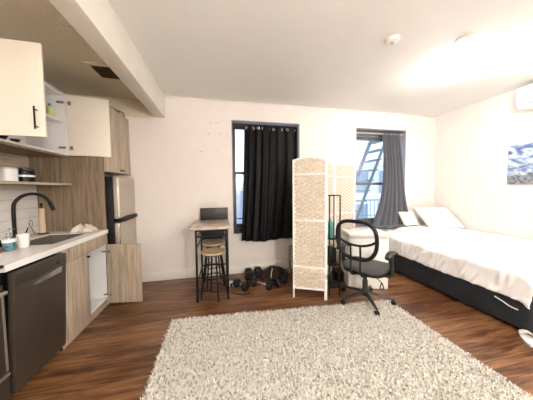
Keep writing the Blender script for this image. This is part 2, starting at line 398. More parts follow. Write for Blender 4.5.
k = MB().lathe([(.005,0),(.005,.012),(.011,.016),(.011,.026),(.006,.029),(0,.029)], n=14, mat=tr(XF, 2.475, .715) @ ry(PI/2)); local(bc, k, 'knob', 'black', par=d)
# the open door: hinge line at (XF, y1), swings out
ang = math.radians(82); H = V((XF+.004, y1-.02, 0))
def door_matrix(h, a): return tr(h.x, h.y, 0) @ rz(a)     # local -y becomes the door's width
dm = MB(); dm.box(-.022, -.002, -.385, 0, .035, .743, .0015, mat=door_matrix(H, ang))
d = local(bc, dm, 'door', 'cab_wood')
for zz in (.66, .14):
    hb = MB(); hb.lathe([(.017,0),(.017,.003),(0,.003)], n=14, mat=door_matrix(H, ang) @ tr(-.0225, -.03, zz) @ ry(-PI/2))
    hb.box(-.05, -.006, -.010, .002, zz-.009, zz+.009, .002, mat=tr(XF+.0, y1-.028, 0))
    local(bc, hb, 'hinge', 'bronze', par=d)
k = MB().lathe([(.005,0),(.005,.012),(.011,.016),(.011,.026),(.006,.029),(0,.029)], n=14, mat=door_matrix(H, ang) @ tr(-.002, -.355, .715) @ ry(PI/2)); local(bc, k, 'knob', 'black', par=d)

# dishwasher
dw = thing('dishwasher', 'dark stainless dishwasher with its door slightly ajar', 'dishwasher', (-1.68, 1.88, 0))
dy0, dy1 = 1.648, 2.118
local(dw, MB().box(-2.0, XF-.03, dy0+.004, dy1-.004, .10, .868, .003), 'tub', 'black')
local(dw, MB().box(-1.95, XF-.09, dy0+.004, dy1-.004, 0.001, .10), 'toe_kick', 'black')
piv = tr(XF+.005, 0, .085) @ ry(math.radians(2.6)) @ tr(-(XF+.005), 0, -.085)
dd = local(dw, MB().box(XF-.028, XF+.010, dy0, dy1, .065, .862, .005, mat=piv), 'door', 'dark_steel')
local(dw, MB().box(XF+.010, XF+.014, dy0+.004, dy1-.004, .775, .858, .0015, mat=piv), 'control_panel', M['dark_steel'], par=dd)
hp = MB(); hp.prism([(dy0+.10, .735), (dy0+.13,.722), (dy1-.075,.722), (dy1-.065,.765), (dy1-.10,.768), (dy0+.13,.742)], 'x', XF+.010, XF+.022, mat=piv)
local(dw, hp, 'handle', 'chrome', par=dd)
local(dw, MB().box(XF+.014, XF+.0155, dy1-.12, dy1-.085, .800, .814, mat=piv), 'badge', 'black', par=dd)
local(dw, MB().lathe([(.012,0),(.012,.012),(0,.014)], n=12, mat=tr(XF-.005, dy1-.05, .852)), 'latch', 'black')

# range at the very left
rg = thing('oven', 'dark glass oven with a pale bar handle at the left frame edge', 'oven', (-1.68, 1.24, 0))
local(rg, MB().box(-2.0, XF-.03, .865, 1.628, .02, .905, .004), 'body', 'black')
local(rg, MB().box(-2.02, XF+.01, .862, 1.631, .905, .925, .004), 'hob', 'black')
od = local(rg, MB().box(XF-.028, XF+.004, .868, 1.626, .235, .80, .006), 'door', 'dark_steel')
local(rg, MB().tube([(XF+.045, .92, .765),(XF+.045, 1.585, .765)], .013, 12), 'handle', 'steel', par=od)
hb = MB()
for yy in (.96, 1.545): hb.box(XF+.002, XF+.045, yy-.01, yy+.01, .755, .775)
local(rg, hb, 'handle_bracket', 'steel', par=od)
local(rg, MB().box(XF+.004, XF+.006, 1.605, 1.62, .25, .74), 'trim_strip', 'steel', par=od)
local(rg, MB().box(XF-.028, XF+.004, .868, 1.626, .05, .215, .006), 'drawer', 'dark_steel')
local(rg, MB().box(XF-.02, XF+.008, .868, 1.626, .215, .232, .002), 'divider_strip', 'steel')

# tall fridge side panel
o = MB().box(XL+.011, -1.352, 2.899, 2.922, .001, 2.43, .001).build('tall_side_panel', 'panel_wood'); tag(o, 'tall brown wood panel standing between worktop and refrigerator', 'side panel')

# upper cabinet
XU = -1.65
uc = thing('wall_cabinet', 'white wall cabinet with both cream doors hanging open above the sink', 'cabinet', (-1.84, 2.38, 1.78))
uy0, uy1, uz0, uz1 = 1.885, 2.82, 1.775, 2.435
sh = MB(); sh.box(XL+.002, XU, uy0, uy0+.016, uz0, uz1); local(uc, sh, 'side_panel', 'white')
local(uc, MB().box(XL+.002, XU, uy1-.016, uy1, uz0, uz1), 'side_panel', 'white')
local(uc, MB().box(XL+.002, XU, uy0+.016, uy1-.016, uz1-.016, uz1), 'top_panel', 'white')
local(uc, MB().box(XL+.002, XU-.001, uy0+.016, uy1-.016, uz0+.001, uz0+.017), 'bottom_panel', 'white')
local(uc, MB().box(XL+.002, XL+.010, uy0+.016, uy1-.016, uz0+.017, uz1-.016), 'back_panel', 'white')
local(uc, MB().box(XL+.010, XU-.02, uy0+.016, uy1-.016, 2.13, 2.148), 'shelf', 'white')
def udoor(hy, a, sgn, hz):
    """door leaf hinged at y=hy; sgn -1 leaf extends towards -y when shut, +1 towards +y"""
    Mx = tr(XU+.003, hy, 0) @ rz(a)
    w = .408 if sgn > 0 else .395
    y_a, y_b = (-w, 0) if sgn < 0 else (0, w)
    d = local(uc, MB().box(0, .019, y_a, y_b, uz0+.004, uz1+.003, .0012, mat=Mx), 'door', 'cream')
    return d, Mx
dA, MA = udoor(uy0+.004, -math.radians(88), 1, 0)
# bar handle near its free edge, on the outer face
hd = MB(); yy = .412-.045
hd.tube([(.019+.028, yy, 1.825), (.019+.028, yy, 1.985)], .0055, 10); 
for zz in (1.845, 1.965): hd.tube([(.018, yy, zz), (.019+.030, yy, zz)], .0045, 8)
bmesh.ops.transform(hd.bm, matrix=MA, verts=hd.bm.verts); local(uc, hd, 'handle', 'black', par=dA)
dB, MBm = udoor(uy1-.004, math.radians(99), -1, 0)
for zz in (1.86, 2.35):
    hh = MB(); hh.lathe([(.017,0),(.017,.003),(0,.003)], n=14, mat=MBm @ tr(-.0001, -.03, zz) @ ry(-PI/2))
    hh.box(-.004, 0, -.045, -.018, zz-.022, zz+.022, .001, mat=MBm)
    hh.box(XU-.07, XU-.004, uy1-.034, uy1-.017, zz-.010, zz+.010, .003)
    local(uc, hh, 'hinge', 'bronze', par=dB)
# open shelf unit under it
su = thing('open_shelf_unit', 'brown wood open shelf hanging beneath the white wall cabinet', 'shelf', (-1.84, 2.38, 1.45))
local(su, MB().box(XL+.002, XU, uy0, uy1+.02, uz0-.020, uz0-.001), 'top_board', 'panel_wood')
local(su, MB().box(XL+.002, XU, uy0, uy1, 1.446, 1.466), 'shelf_board', 'panel_wood')
local(su, MB().box(XL+.002, XU, uy1, uy1+.02, 1.446, uz0-.020), 'side_panel', 'panel_wood')
local(su, MB().box(XL+.002, XU, uy0-.02, uy0, 1.446, uz0-.001), 'side_panel', 'panel_wood')
local(su, MB().box(XL+.002, XL+.009, uy0, uy1, 1.466, uz0-.020), 'back_panel', 'cab_wood_y')
local(su, MB().box(XU, XU+.003, uy0, uy1+.02, 1.445, 1.467), 'edge_band', 'cab_wood_y')
# items in the cabinet
def bottle(name, label, x, y, z, r, h, mat, capm, cat='bottle'):
    t = thing(name, label, cat, (x, y, z))
    MB().lathe([(r*.9,0),(r,.006),(r,h*.66),(r*.8,h*.76),(r*.35,h*.82),(r*.35,h*.86)], n=18).build('body', mat, t)
    MB().lathe([(r*.42,h*.855),(r*.42,h),(0,h)], n=14).build('cap', capm, t)
    return t
bottle('bottle', 'blue and yellow-green bottle on the upper shelf of open wall cabinet', -1.735, 2.715, 2.149, .030, .15, 'green', 'blue')
bottle('bottle', 'small white bottle beside the yellow-green one in wall cabinet', -1.86, 2.62, 2.149, .026, .12, 'white', 'blue')
def bowl(label, x, y, z, r, h, mat, cat='bowl', name='bowl'):
    o = MB().lathe([(r*.5,0),(r*.55,.003),(r*.95,h*.8),(r,h),(r*.94,h),(r*.88,h*.8),(r*.48,.008),(0,.008)], n=24).build(name, mat); o.location = (x,y,z)
    return tag(o, label, cat)
bowl('small black bowl on cabinet floor just below the near open door', -1.70, 2.13, uz0+.018, .045, .05, 'black')
bowl('smaller dark dish beside the black bowl in wall cabinet', -1.69, 2.24, uz0+.018, .032, .03, 'dark_grey_plastic', 'dish', 'dish')
# items on the open shelf
t = thing('canister', 'white canister with dotted side at left end of open shelf', 'canister', (-1.80, 2.30, 1.4665))
MB().lathe([(.055,0),(.058,.004),(.058,.105),(.055,.108),(0,.108)], n=28).build('body', 'white', t)
MB().lathe([(.059,.1085),(.059,.122),(0,.126)], n=28).build('lid', 'box_grey', t)
t = thing('food_jar', 'squat black jar with pale label band on the open shelf', 'jar', (-1.79, 2.45, 1.4665))
MB().lathe([(.060,0),(.066,.006),(.066,.10),(.060,.108),(0,.108)], n=28).build('body', 'black', t)
MB().lathe([(.067,.05),(.067,.068)], n=28).build('label_band', 'white', t)
MB().lathe([(.063,.1085),(.063,.13),(.058,.134),(0,.134)], n=28).build('lid', 'dark_grey_plastic', t)

# cabinet above the fridge
fc = thing('wall_cabinet', 'greige two-door wall cabinet above the refrigerator', 'cabinet', (-1.66, 3.21, 1.61))
fy0, fy1 = 2.924, 3.485; XO = -1.275
local(fc, MB().box(XL+.002, XO-.021, fy0, fy1, 1.61, 2.40, .001), 'body', 'cab_wood')
mid = (fy0+fy1)/2-.02
for a, c_, ky in ((fy0+.001, mid-.006, mid-.035), (mid+.006, fy1-.002, mid+.04)):
    d = local(fc, MB().box(XO-.02, XO, a, c_, 1.606, 2.395, .0015), 'door', 'cab_wood')
    k = MB().lathe([(.005,0),(.005,.012),(.010,.016),(.010,.024),(0,.026)], n=14, mat=tr(XO, ky, 1.645) @ ry(PI/2)); local(fc, k, 'knob', 'black', par=d)
# black cable bundle lying along the cabinet tops
cb = MB()
cb.tube(smooth_path([(-1.72,1.99,2.455),(-1.70,2.4,2.452),(-1.68,2.78,2.458)]), .009, 8)
o = cb.build('cable', 'black'); tag(o, 'thin black cable lying along top of the open wall cabinet', 'cable'); o.location.z = -.007
cb = MB(); cb.tube(smooth_path([(-1.36,2.95,2.42),(-1.30,3.05,2.41),(-1.29,3.18,2.41),(-1.30,3.30,2.41)]), .010, 8)
cb.tube(smooth_path([(-1.40,3.22,2.412),(-1.33,3.24,2.44),(-1.29,3.34,2.445),(-1.288,3.38,2.41)]), .007, 8)
o = cb.build('cable', 'black'); tag(o, 'black looped cable heaped on top of the cabinet above refrigerator', 'cable'); o.location.z = 0

# refrigerator
fr = thing('refrigerator', 'stainless two-door refrigerator with black sides in the kitchen corner', 'refrigerator', (-1.6, 3.2, 0))
XR0 = -1.225; ry0, ry1 = 2.945, 3.476
local(fr, MB().box(-1.98, XR0-.062, ry0, ry1, .02, 1.555, .006), 'body', 'black')
def fdoor(z0, z1, nm):
    d = MB().box(XR0-.06, XR0, ry0, ry1, z0, z1, .014, seg=4); o = local(fr, d, nm, 'steel'); return o
d1 = fdoor(1.035, 1.555, 'freezer_door'); d2 = fdoor(.07, .985, 'fridge_door')
local(fr, MB().box(XR0-.05, XR0-.012, ry0+.01, ry1-.01, .99, 1.03), 'gap_trim', 'black')
h = MB().prism([(ry0+.01,1.03),(ry0+.10,.985),(ry1-.01,1.0),(ry1-.01,1.045),(ry0+.2,1.05)], 'x', XR0-.001, XR0+.022); local(fr, h, 'handle', 'black_plastic', par=d1)
for z0, z1 in ((1.06,1.53),(.10,.96)):
    local(fr, MB().tube([(XR0-.004, ry0+.012, z0),(XR0-.004, ry0+.012, z1)], .012, 10), 'edge_trim', 'chrome')
for yy in (ry0+.05, ry1-.05): local(fr, MB().lathe([(.02,0.001),(.02,.03),(0,.03)], (-1.35, yy, 0), n=12), 'foot', 'black')

# counter items
fx, fy = -1.86, 2.40
fa = thing('faucet', 'matte black gooseneck kitchen faucet behind the sink', 'faucet', (fx, fy, .921))
dirv = V((.16, .155, 0)).normalized()
pts = [V((0,0,.02)), V((0,0,.10)), V((0,0,.26))]
R_ = .125
for k in range(1, 10):
    a = PI - k*PI*.86/9
    pts.append(dirv*(R_+R_*math.cos(a))+V((0,0,.30+R_*1.1*math.sin(a))))
last = pts[-1]; pts.append(last+dirv*.03+V((0,0,-.09)))
MB().tube(smooth_path(pts[:-1], 4), .0145, 14).build('neck', 'black', fa)
MB().tube([last+V((0,0,.0)), pts[-1]], [.0165,.019], 14).build('spray_head', 'black', fa)
MB().lathe([(.030,0),(.030,.006),(.024,.010),(.022,.05),(.017,.055),(0,.056)], n=20).build('base', 'black', fa)
l_ = MB(); l_.tube([(0,0,.035),(.012,.055,.035),(.02,.085,.037)], [.017,.019,.017], 12); l_.tube([(.018,.08,.05),(.03,.10,.11)], [.006,.005], 8); l_.build('lever', 'black', fa)
t = thing('paper_towel_holder', 'upright kraft-coloured roll on a stand beside the wood panel', 'paper towel holder', (-1.895, 2.765, .921))
MB().lathe([(.05,0),(.05,.008),(0,.010)], n=24).build('base', 'black', t)
MB().lathe([(.024,.012),(.026,.014),(.026,.275),(.024,.277),(.008,.277)], n=24).build('roll', 'kraft', t)
MB().tube([(0,0,.008),(0,0,.31)], .006, 8).build('rod', 'black', t)
MB().lathe([(.001,.305),(.012,.31),(.014,.322),(.009,.332),(0,.335)], n=14).build('finial', 'black', t)
w_ = MB().tube(smooth_path([(-1.90,2.60,.925),(-1.885,2.66,.93),(-1.90,2.64,1.0),(-1.90,2.61,1.05),(-1.90,2.63,1.09),(-1.90,2.65,1.06),(-1.895,2.635,.98),(-1.87,2.68,.926),(-1.80,2.75,.9245)], 6), .0035, 6)
tag(w_.build('wire', 'bronze'), 'thin twisted wire standing behind the sink beside kraft roll', 'wire')
t = thing('soap_bottle', 'clear soap bottle half full of blue liquid near the counter edge', 'soap bottle', (-1.625, 2.045, .921))
MB().lathe([(.034,0),(.038,.005),(.038,.085),(.034,.10),(.016,.115),(.014,.125)], n=24).build('bottle', 'clear', t)
MB().lathe([(.033,.004),(.036,.008),(.036,.064),(0,.064)], n=24).build('liquid', 'blue_liquid', t)
MB().lathe([(.0385,.066),(.0385,.088)], n=24).build('label', 'white', t)
p_ = MB().lathe([(.016,.125),(.016,.14),(.005,.142),(.005,.165),(.012,.167),(.012,.173),(0,.173)], n=14); p_.tube([(0,0,.17),(.035,.01,.165)], .005, 8); p_.build('pump', 'clear', t)
o = MB().lathe([(.044,0),(.046,.003),(.056,.105),(.057,.11),(.053,.11),(.044,.01),(0,.01)], n=28).build('cup', 'white'); o.scale = (.70,.70,1.0); o.location = (-1.60, 2.135, .921); tag(o, 'plain white plastic cup between soap bottle and sink', 'cup')
t = thing('cooking_pan', 'black pan with handle lying on the counter behind soap bottle', 'pan', (-1.85, 2.20, .921), -.3)
MB().lathe([(.07,0),(.075,.004),(.088,.04),(.085,.04),(.07,.008),(0,.008)], n=28).build('pan_body', 'black', t)
MB().tube(smooth_path([(0,.085,.034),(0,.13,.05),(0,.19,.065)]), [.008]*12+[.009], 8).build('handle', 'black', t)
o = MB().box(-.03,.03,-.045,.045,0,.018,.006,seg=3).build('sponge', 'red'); o.location = (-1.66,1.99,.921); o.rotation_euler.z=.4; tag(o, 'dull red sponge at left end of the worktop', 'sponge')
def towel(u, v):
    x = -1.62+.20*u; y = 2.72+.15*v
    e = min(u, 1-u, v, 1-v); h = min(1, e*5)
    z = .924+h*(.055+.05*noise.noise(V((u*5, v*4, 2)))+.012*math.sin(u*19+v*6))
    return V((x+.02*noise.noise(V((u*4,v*4,7))), y+.02*noise.noise(V((u*4,v*4,9))), max(.924, z)))
tag(MB().grid(28, 22, towel, -.0025).build('dish_towel', 'cloth_white', smooth=180), 'crumpled cream dish towel on the worktop by the brown panel', 'towel')

# kitchen ceiling vent and hatch
vt = thing('ceiling_vent', 'square vent grille in the stippled kitchen ceiling', 'vent', (-1.20, 2.75, ZK))
f = MB(); X0, X1, Y0, Y1 = -1.345, -1.07, 2.58, 2.93
f.box(X0, X0+.035, Y0, Y1, ZK-.012, ZK-.0005); f.box(X1-.03, X1, Y0, Y1, ZK-.012, ZK-.0005); f.box(X0+.035, X1-.03, Y0, Y0+.05, ZK-.012, ZK-.0005); f.box(X0+.035, X1-.03, Y1-.03, Y1, ZK-.012, ZK-.0005)
local(vt, f, 'vent_frame', 'stucco')
local(vt, MB().box(X0+.035, X1-.03, Y0+.05, Y1-.03, ZK-.003, ZK-.0005), 'backing', 'vent_dark')
sl = MB()
for k in range(12): 
    yy = Y0+.058+k*.0215; sl.box(X0+.035, X1-.03, -.007, .007, -.0008, .0008, mat=tr(0, yy, ZK-.008) @ rx(.7))
local(vt, sl, 'slats', 'vent_dark')
o = MB().box(-1.27, -1.0, 2.07, 2.30, ZK-.006, ZK-.0005, .002).build('access_hatch', 'stucco'); tag(o, 'flush square access panel in kitchen ceiling beside the beam', 'access panel')

# ------------------------------------------------------------------ bar table
bt = thing('bar_table', 'narrow high table with brown marbled top and black legs', 'table', (-.13, 3.05, 0))
def L(bd, nm, m, par=None): return local(bt, bd, nm, m, par=par)
L(MB().box(-.375, .115, 2.665, 3.44, .895, .92, .003), 'tabletop', 'marble')
for x, y in ((-.30,2.69),(.072,2.69),(-.30,3.40),(.072,3.40)): L(MB().box(x-.0125, x+.0125, y-.0125, y+.0125, 0, .894, .002), 'leg', 'black')
for a_ in ((-.2875,.0595,2.682,2.698,.80,.818),(-.2875,.0595,3.392,3.408,.80,.818),(-.308,-.292,2.7025,3.3875,.872,.894),(.064,.080,2.7025,3.3875,.872,.894),
           (-.2875,.0595,2.682,2.698,.872,.894),(-.2875,.0595,3.392,3.408,.872,.894),(-.308,-.292,2.7025,3.3875,.20,.216),(.064,.080,2.7025,3.3875,.20,.216),(-.2875,.0595,3.392,3.408,.20,.216)):
    L(MB().box(*a_), 'frame_rail', 'black')
L(MB().tube([(-.286,2.69,.82),(-.245,2.69,.872)], .006, 8), 'brace', 'black')
rk = MB()
for x in (-.30,.072): rk.box(x-.007,x+.007,2.7025,3.3875,.655,.668)
for k in range(3): rk.box(-.293,.065,3.13+k*.11,3.136+k*.11,.66,.666)
L(rk, 'under_rack', 'black')
bx = thing('storage_box', 'black box with small white tag on the rack under tabletop', 'box', (-.11, 3.25, .6685))
MB().box(-.165,.155,-.10,.10,0,.135,.006).build('box_body', 'black_plastic', bx)
MB().box(.135,.158,-.106,-.1005,.02,.055,.001).build('tag', 'white', bx)
MB().box(-.168,.158,-.103,.103,.136,.146,.003).build('lid', 'black_plastic', bx)
mn = thing('display_panel', 'black rectangular panel standing on back of the high table', 'panel', (-.10, 3.36, .9205))
MB().box(-.205,.205,-.010,.012,.004,.185,.004).build('panel_body', 'black_plastic', mn)
MB().box(-.195,.195,-.0125,-.0105,.014,.175,.001).build('front_face', 'dark_grey_plastic', mn)
for x in (-.15,.15): MB().box(x-.012,x+.012,-.05,.05,0,.0035).build('foot', 'black', mn)

def stool(loc, rot, label):
    t = thing('bar_stool', label, 'stool', loc, rot, None)
    MB().lathe([(.135,.590),(.150,.593),(.156,.602),(.156,.614),(.150,.622),(.12,.617),(0,.613)], n=36).build('seat', 'stool_wood', t)
    legs = []
    for k in range(4):
        a = PI/4+k*PI/2
        top = V((.095*math.cos(a), .095*math.sin(a), .589)); bot = V((.172*math.cos(a), .172*math.sin(a), .002)); legs.append((top, bot))
        MB().tube([bot, top], .0105, 10).build('leg', 'black', t)
    for fz in (.12,.27,.44):
        q = [b_.lerp(a_, (fz)/.589) for a_, b_ in legs]
        for k in range(4):
            if fz == .27 or k % 2 == (fz > .3): MB().tube([q[k], q[(k+1) % 4]], .0065, 8).build('rung', 'black', t)
    r = MB().lathe([(.12,.575),(.12,.589),(.10,.589),(.10,.575)], n=30); r.build('seat_ring', 'black', t)
    return t
s1 = stool((-.10, 2.80, 0), math.radians(-28), 'round wooden-seat bar stool nearest, at front of the high table')
s2 = stool((-.115, 3.17, 0), math.radians(12), 'round wooden-seat bar stool pushed far under the high table')
s1.scale = (1,1,.965)
for s_ in (s1, s2): s_['group'] = 'bar stools at the high table'

# ------------------------------------------------------------------ dumbbells
def hexhead(b, c, ax, r, w, ang0=0):
    ax = ax.normalized(); s = ax.cross(V((0,0,1))).normalized(); u = V((0,0,1))
    def ring(d, rr): return [b.bm.verts.new(c+ax*d+(s*math.cos(PI/3*k)+u*math.sin(PI/3*k))*rr) for k in range(6)]
    rs = [ring(-w/2, r*.8), ring(-w/2+.012, r), ring(w/2-.012, r), ring(w/2, r*.8)]
    b.bm.faces.new(rs[0][::-1]); b.bm.faces.new(rs[-1])
    for A_, B_2 in zip(rs, rs[1:]):
        for k in range(6): b.bm.faces.new((A_[k], A_[(k+1) % 6], B_2[(k+1) % 6], B_2[k]))
def dumbbell(a, b2, r, w, z, label, handle='chrome'):
    a = V((*a, 0)); b2 = V((*b2, 0)); c = (a+b2)/2; ax = (b2-a); L_ = ax.length
    t = thing('dumbbell', label, 'dumbbell', (c.x, c.y, z), 0, 'hex dumbbells on the floor under the window')
    zc = r*math.sin(PI/3)+.001
    for sgn in (-1, 1):
        h = MB(); hexhead(h, ax.normalized()*sgn*(L_/2-w/2)+V((0,0,zc)), ax, r, w); h.build('weight_head', 'rubber', t)
    pts = [ax.normalized()*k*(L_/2-w)+V((0,0,zc)) for k in (-1,-.6,0,.6,1)]
    MB().tube(pts, [.014,.015,.018,.015,.014], 12).build('handle', handle, t)
    return t
dumbbell((.18,3.04), (.33,2.84), .062, .075, 0, 'black hex dumbbell lying closest to the high table leg')
dumbbell((.41,2.99), (.655,2.80), .064, .065, 0, 'black hex dumbbell lying broadside with shiny grip in middle of the pile')
dumbbell((.735,2.84), (.90,2.98), .066, .06, 0, 'black hex dumbbell rightmost of the group, nearest the woven screen')
dumbbell((.40,3.17), (.42,3.40), .068, .09, .0, 'left of the two dumbbells lying end-on nearest the baseboard')
dumbbell((.555,3.19), (.575,3.42), .068, .09, .0, 'right of the two dumbbells lying end-on nearest the baseboard')
o = MB().tube(smooth_path([(.11,2.86,.006),(.16,2.80,.006),(.22,2.76,.006),(.30,2.75,.006),(.36,2.77,.006)]), .005, 8).build('cable', 'black'); tag(o, 'short black cable on the floor in front of the dumbbells', 'cable')
# trainer-like pale shape beside the table leg
tn = thing('hand_grip', 'pale grey and black wrist weight beside the table leg', 'wrist weight', (.125, 3.06, 0))
MB().lathe([(.035,0.001),(.045,.006),(.05,.03),(.045,.054),(.035,.06),(.028,.055),(.026,.03),(.028,.006)], n=24).build('cuff', 'box_grey', tn)
MB().box(-.015,.015,-.054,-.046,.005,.055,.002).build('strap', 'black', tn)
# brown heap with white cables
def heap(u, v):
    a = 2*PI*u; r = 1-v
    x = .26*r*math.cos(a)*(1+.1*math.sin(3*a)); y = .16*r*math.sin(a)*(1+.1*math.cos(2*a))
    z = .17*(1-r**2.2)*(1+.25*noise.noise(V((x*7,y*7,1))))+.018*noise.noise(V((x*25,y*25,3)))*(1-r)
    return V((x, y, max(.001, z)))
o = MB().grid(48, 16, heap).build('brown_mound', 'brown_matte', smooth=180); o.location = (.80, 3.22, 0); tag(o, 'low dark brown mound on the floor by the outlet', 'bag')
bmh = bmesh.new(); bmh.from_mesh(o.data); bmesh.ops.remove_doubles(bmh, verts=bmh.verts, dist=.0004)
bmesh.ops.holes_fill(bmh, edges=[e_ for e_ in bmh.edges if e_.is_boundary]); bmh.to_mesh(o.data); bmh.free()
out = thing('wall_outlet', 'white double outlet low on wall beneath the black curtain', 'outlet', (.925, YB, .43))
MB().box(-.036,.036,-.007,-.0005,-.058,.058,.003).build('cover_plate', 'white_trim', out)
for zz in (-.022,.022): MB().box(-.015,.015,-.009,-.0065,zz-.013,zz+.013,.002).build('socket', 'white', out)
o = MB().tube(smooth_path([(.935,3.478,.40),(.95,3.465,.30),(.955,3.455,.22),(.93,3.45,.17),(.90,3.43,.20),(.95,3.40,.21),(1.02,3.33,.195),(1.10,3.25,.17),(1.14,3.1,.10)], 6), .004, 8).build('power_cord', 'white_rubber'); tag(o, 'white power cord drooping from the wall outlet behind the screen', 'cord')
o = MB().tube(smooth_path([(.66,3.40,.008),(.70,3.30,.007),(.735,3.10,.02),(.70,3.0,.10),(.74,3.08,.19)], 6), .005, 8).build('power_cord', 'white_rubber'); tag(o, 'white cord draped over left end of the brown mound', 'cord')
# side table mostly behind the screen
st = thing('side_table', 'weathered grey side table half hidden behind the woven screen', 'table', (1.30, 3.14, 0))
local(st, MB().box(1.205-.14, 1.50, 2.96, 3.30, .44, .465, .003), 'tabletop', 'grey_wood')
for x, y in ((1.085,2.985),(1.48,2.985),(1.085,3.28),(1.48,3.28)): local(st, MB().box(x-.018,x+.018,y-.018,y+.018,0,.439,.002), 'leg', 'grey_wood')

# ------------------------------------------------------------------ folding screen
ZT = 1.77
sc_ = thing('folding_screen', 'white woven four-panel folding screen standing by the windows', 'screen', (.90, 2.54, 0))
def panel(p, q, first):
    p = V((*p, 0)); q = V((*q, 0)); d = q-p; W = d.length; a = math.atan2(d.y, d.x)
    e = bpy.data.objects.new('panel', None)
    Mx = tr(*(p-V((.90,2.54,0)))) @ rz(a)
    f = MB(); g = .004; s = .022
    f.box(g, g+s, -.010, .010, 0, ZT-.03, .002); f.box(W-g-s, W-g, -.010, .010, 0, ZT-.03, .002)
    for z in (.13, .40, .985, 1.56): f.box(g+s, W-g-s, -.011, .011, z-.011, z+.011, .001)
    # arched top rail
    n = 14
    for k in range(n):
        u0, u1 = g+(W-2*g)*k/n, g+(W-2*g)*(k+1)/n
        h = lambda u: ZT-.03+.035*math.sin(PI*(u-g)/(W-2*g))
        f.prism([(u0,h(u0)-.020),(u1,h(u1)-.020),(u1,h(u1)),(u0,h(u0))], 'y', -.009, .009)
    bmesh.ops.transform(f.bm, matrix=Mx, verts=f.bm.verts)
    fo = f.build('panel', 'screen_frame', sc_)
    wv = MB(); x0, x1 = g+s, W-g-s; per = .046; nr = 0; z = .142; rowh = .026
    segs = int((x1-x0)/per*6)
    while z < 1.755:
        skip = any(abs(z+rowh/2-zz) < .017 for zz in (.40,.985,1.56))
        if not skip:
            sg = 1 if nr % 2 else -1
            top = []; bot = []
            for k in range(segs+1):
                u = x0+(x1-x0)*k/segs
                zt_lim = ZT-.05+.035*math.sin(PI*(u-g)/(W-2*g))
                yy = sg*.0055*math.cos(PI*(u-x0)/per)
                hh = rowh*(.33+.135*abs(math.sin(PI*(u-x0)/per+(PI/2 if nr % 2 else 0))))
                zc = z+rowh/2
                top.append(wv.bm.verts.new((u, yy, min(zc+hh, zt_lim)))); bot.append(wv.bm.verts.new((u, yy, min(zc-hh, zt_lim-.0005))))
            for k in range(segs): wv.bm.faces.new((bot[k], bot[k+1], top[k+1], top[k]))
        z += rowh; nr += 1
    bmesh.ops.solidify(wv.bm, geom=list(wv.bm.faces), thickness=.0018)
    bmesh.ops.transform(wv.bm, matrix=Mx, verts=wv.bm.verts)
    wv.build('weave', 'rattan', fo, smooth=60)
    rd = MB(); n2 = 12
    for k in range(n2):
        u0, u1 = x0+(x1-x0)*k/n2, x0+(x1-x0)*(k+1)/n2
        h = lambda u: ZT-.049+.035*math.sin(PI*(u-g)/(W-2*g))
        rd.prism([(u0,.14),(u1,.14),(u1,h(u1)),(u0,h(u0))], 'y', -.0006, .0006)
    bmesh.ops.transform(rd.bm, matrix=Mx, verts=rd.bm.verts); rd.build('weave_core', 'rattan_dark', fo)
    return fo
pp = [(.878,2.55),(1.255,2.375),(1.435,2.755),(1.735,3.05),(2.15,3.125)]
for i in range(4): panel(pp[i], pp[i+1], i == 0)
for i in (1,2,3):
    for z in (.30,1.0,1.66):
        MB().tube([V((pp[i][0]-.90, pp[i][1]-2.54, z-.03)), V((pp[i][0]-.90, pp[i][1]-2.54, z+.03))], .0045, 8).build('hinge', 'chrome', sc_)

# black narrow rack
rk = thing('metal_rack', 'slim black metal shelf rack standing against the back of screen', 'rack', (1.42, 2.55, 0), math.radians(-10))
W_, D_ = .135, .22
for x in (0, W_):
    for y in (0, D_): MB().box(x-.007,x+.007,y-.007,y+.007,0,1.30,.001).build('post', 'black', rk)
for z in (1.293,.74,.40,.12):
    for y in (0, D_): MB().box(.007,W_-.007,y-.005,y+.005,z-.006,z+.006).build('crossbar', 'black', rk)
    for x in (0,W_): MB().box(x-.005,x+.005,.007,D_-.007,z-.006,z+.006).build('crossbar', 'black', rk)
for z in (.746,.406,.126): MB().box(-.007+.002,W_+.005,-.005,D_+.005,z,z+.006).build('shelf', 'black', rk)
rk.location = (1.335, 2.455, 0)
o = MB().lathe([(.030,0),(.032,.004),(.032,.19),(.026,.205),(.014,.21),(.014,.235),(0,.236)], n=22).build('spray_can', 'teal'); o.location = (1.385, 2.515, .753); tag(o, 'teal green bottle on middle shelf of slim black rack', 'bottle')
o = MB().box(-.045,.045,-.06,.06,0,.20,.004).build('storage_tin', 'black_plastic'); o.location = (1.415, 2.55, .413); o.rotation_euler.z=math.radians(-10); tag(o, 'black tin on second shelf of the slim black rack', 'tin')
bx = thing('floor_box', 'low black box on the floor between rack and bed', 'box', (1.80, 2.90, 0))
MB().box(-.13,.13,-.10,.10,0,.13,.006).build('box_body', 'black_plastic', bx)
MB().box(-.134,.134,-.104,.104,.131,.15,.004).build('lid', 'dark_grey_plastic', bx)

# white cabinet behind the chair
wc = thing('storage_bin', 'tall white plastic storage bin with ribbed lid behind the swivel chair', 'storage bin', (1.70, 2.59, 0), math.radians(-15.5))
MB().box(0,.53,0,.36,.003,.70,.010,seg=3).build('bin_body', 'box_white', wc)
MB().box(-.008,.538,-.008,.368,.701,.725,.006).build('lid_rim', 'box_grey', wc)
MB().box(-.004,.534,-.004,.364,.7255,.775,.014,seg=3).build('lid', 'box_white', wc)
MB().box(.04,.12,.30,.318,.7755,.780,.001).build('grip_slot', 'black_plastic', wc)

# ------------------------------------------------------------------ office chair
oc = thing('office_chair', 'black swivel office chair with mesh back at the rug edge', 'chair', (1.69, 2.235, .012))
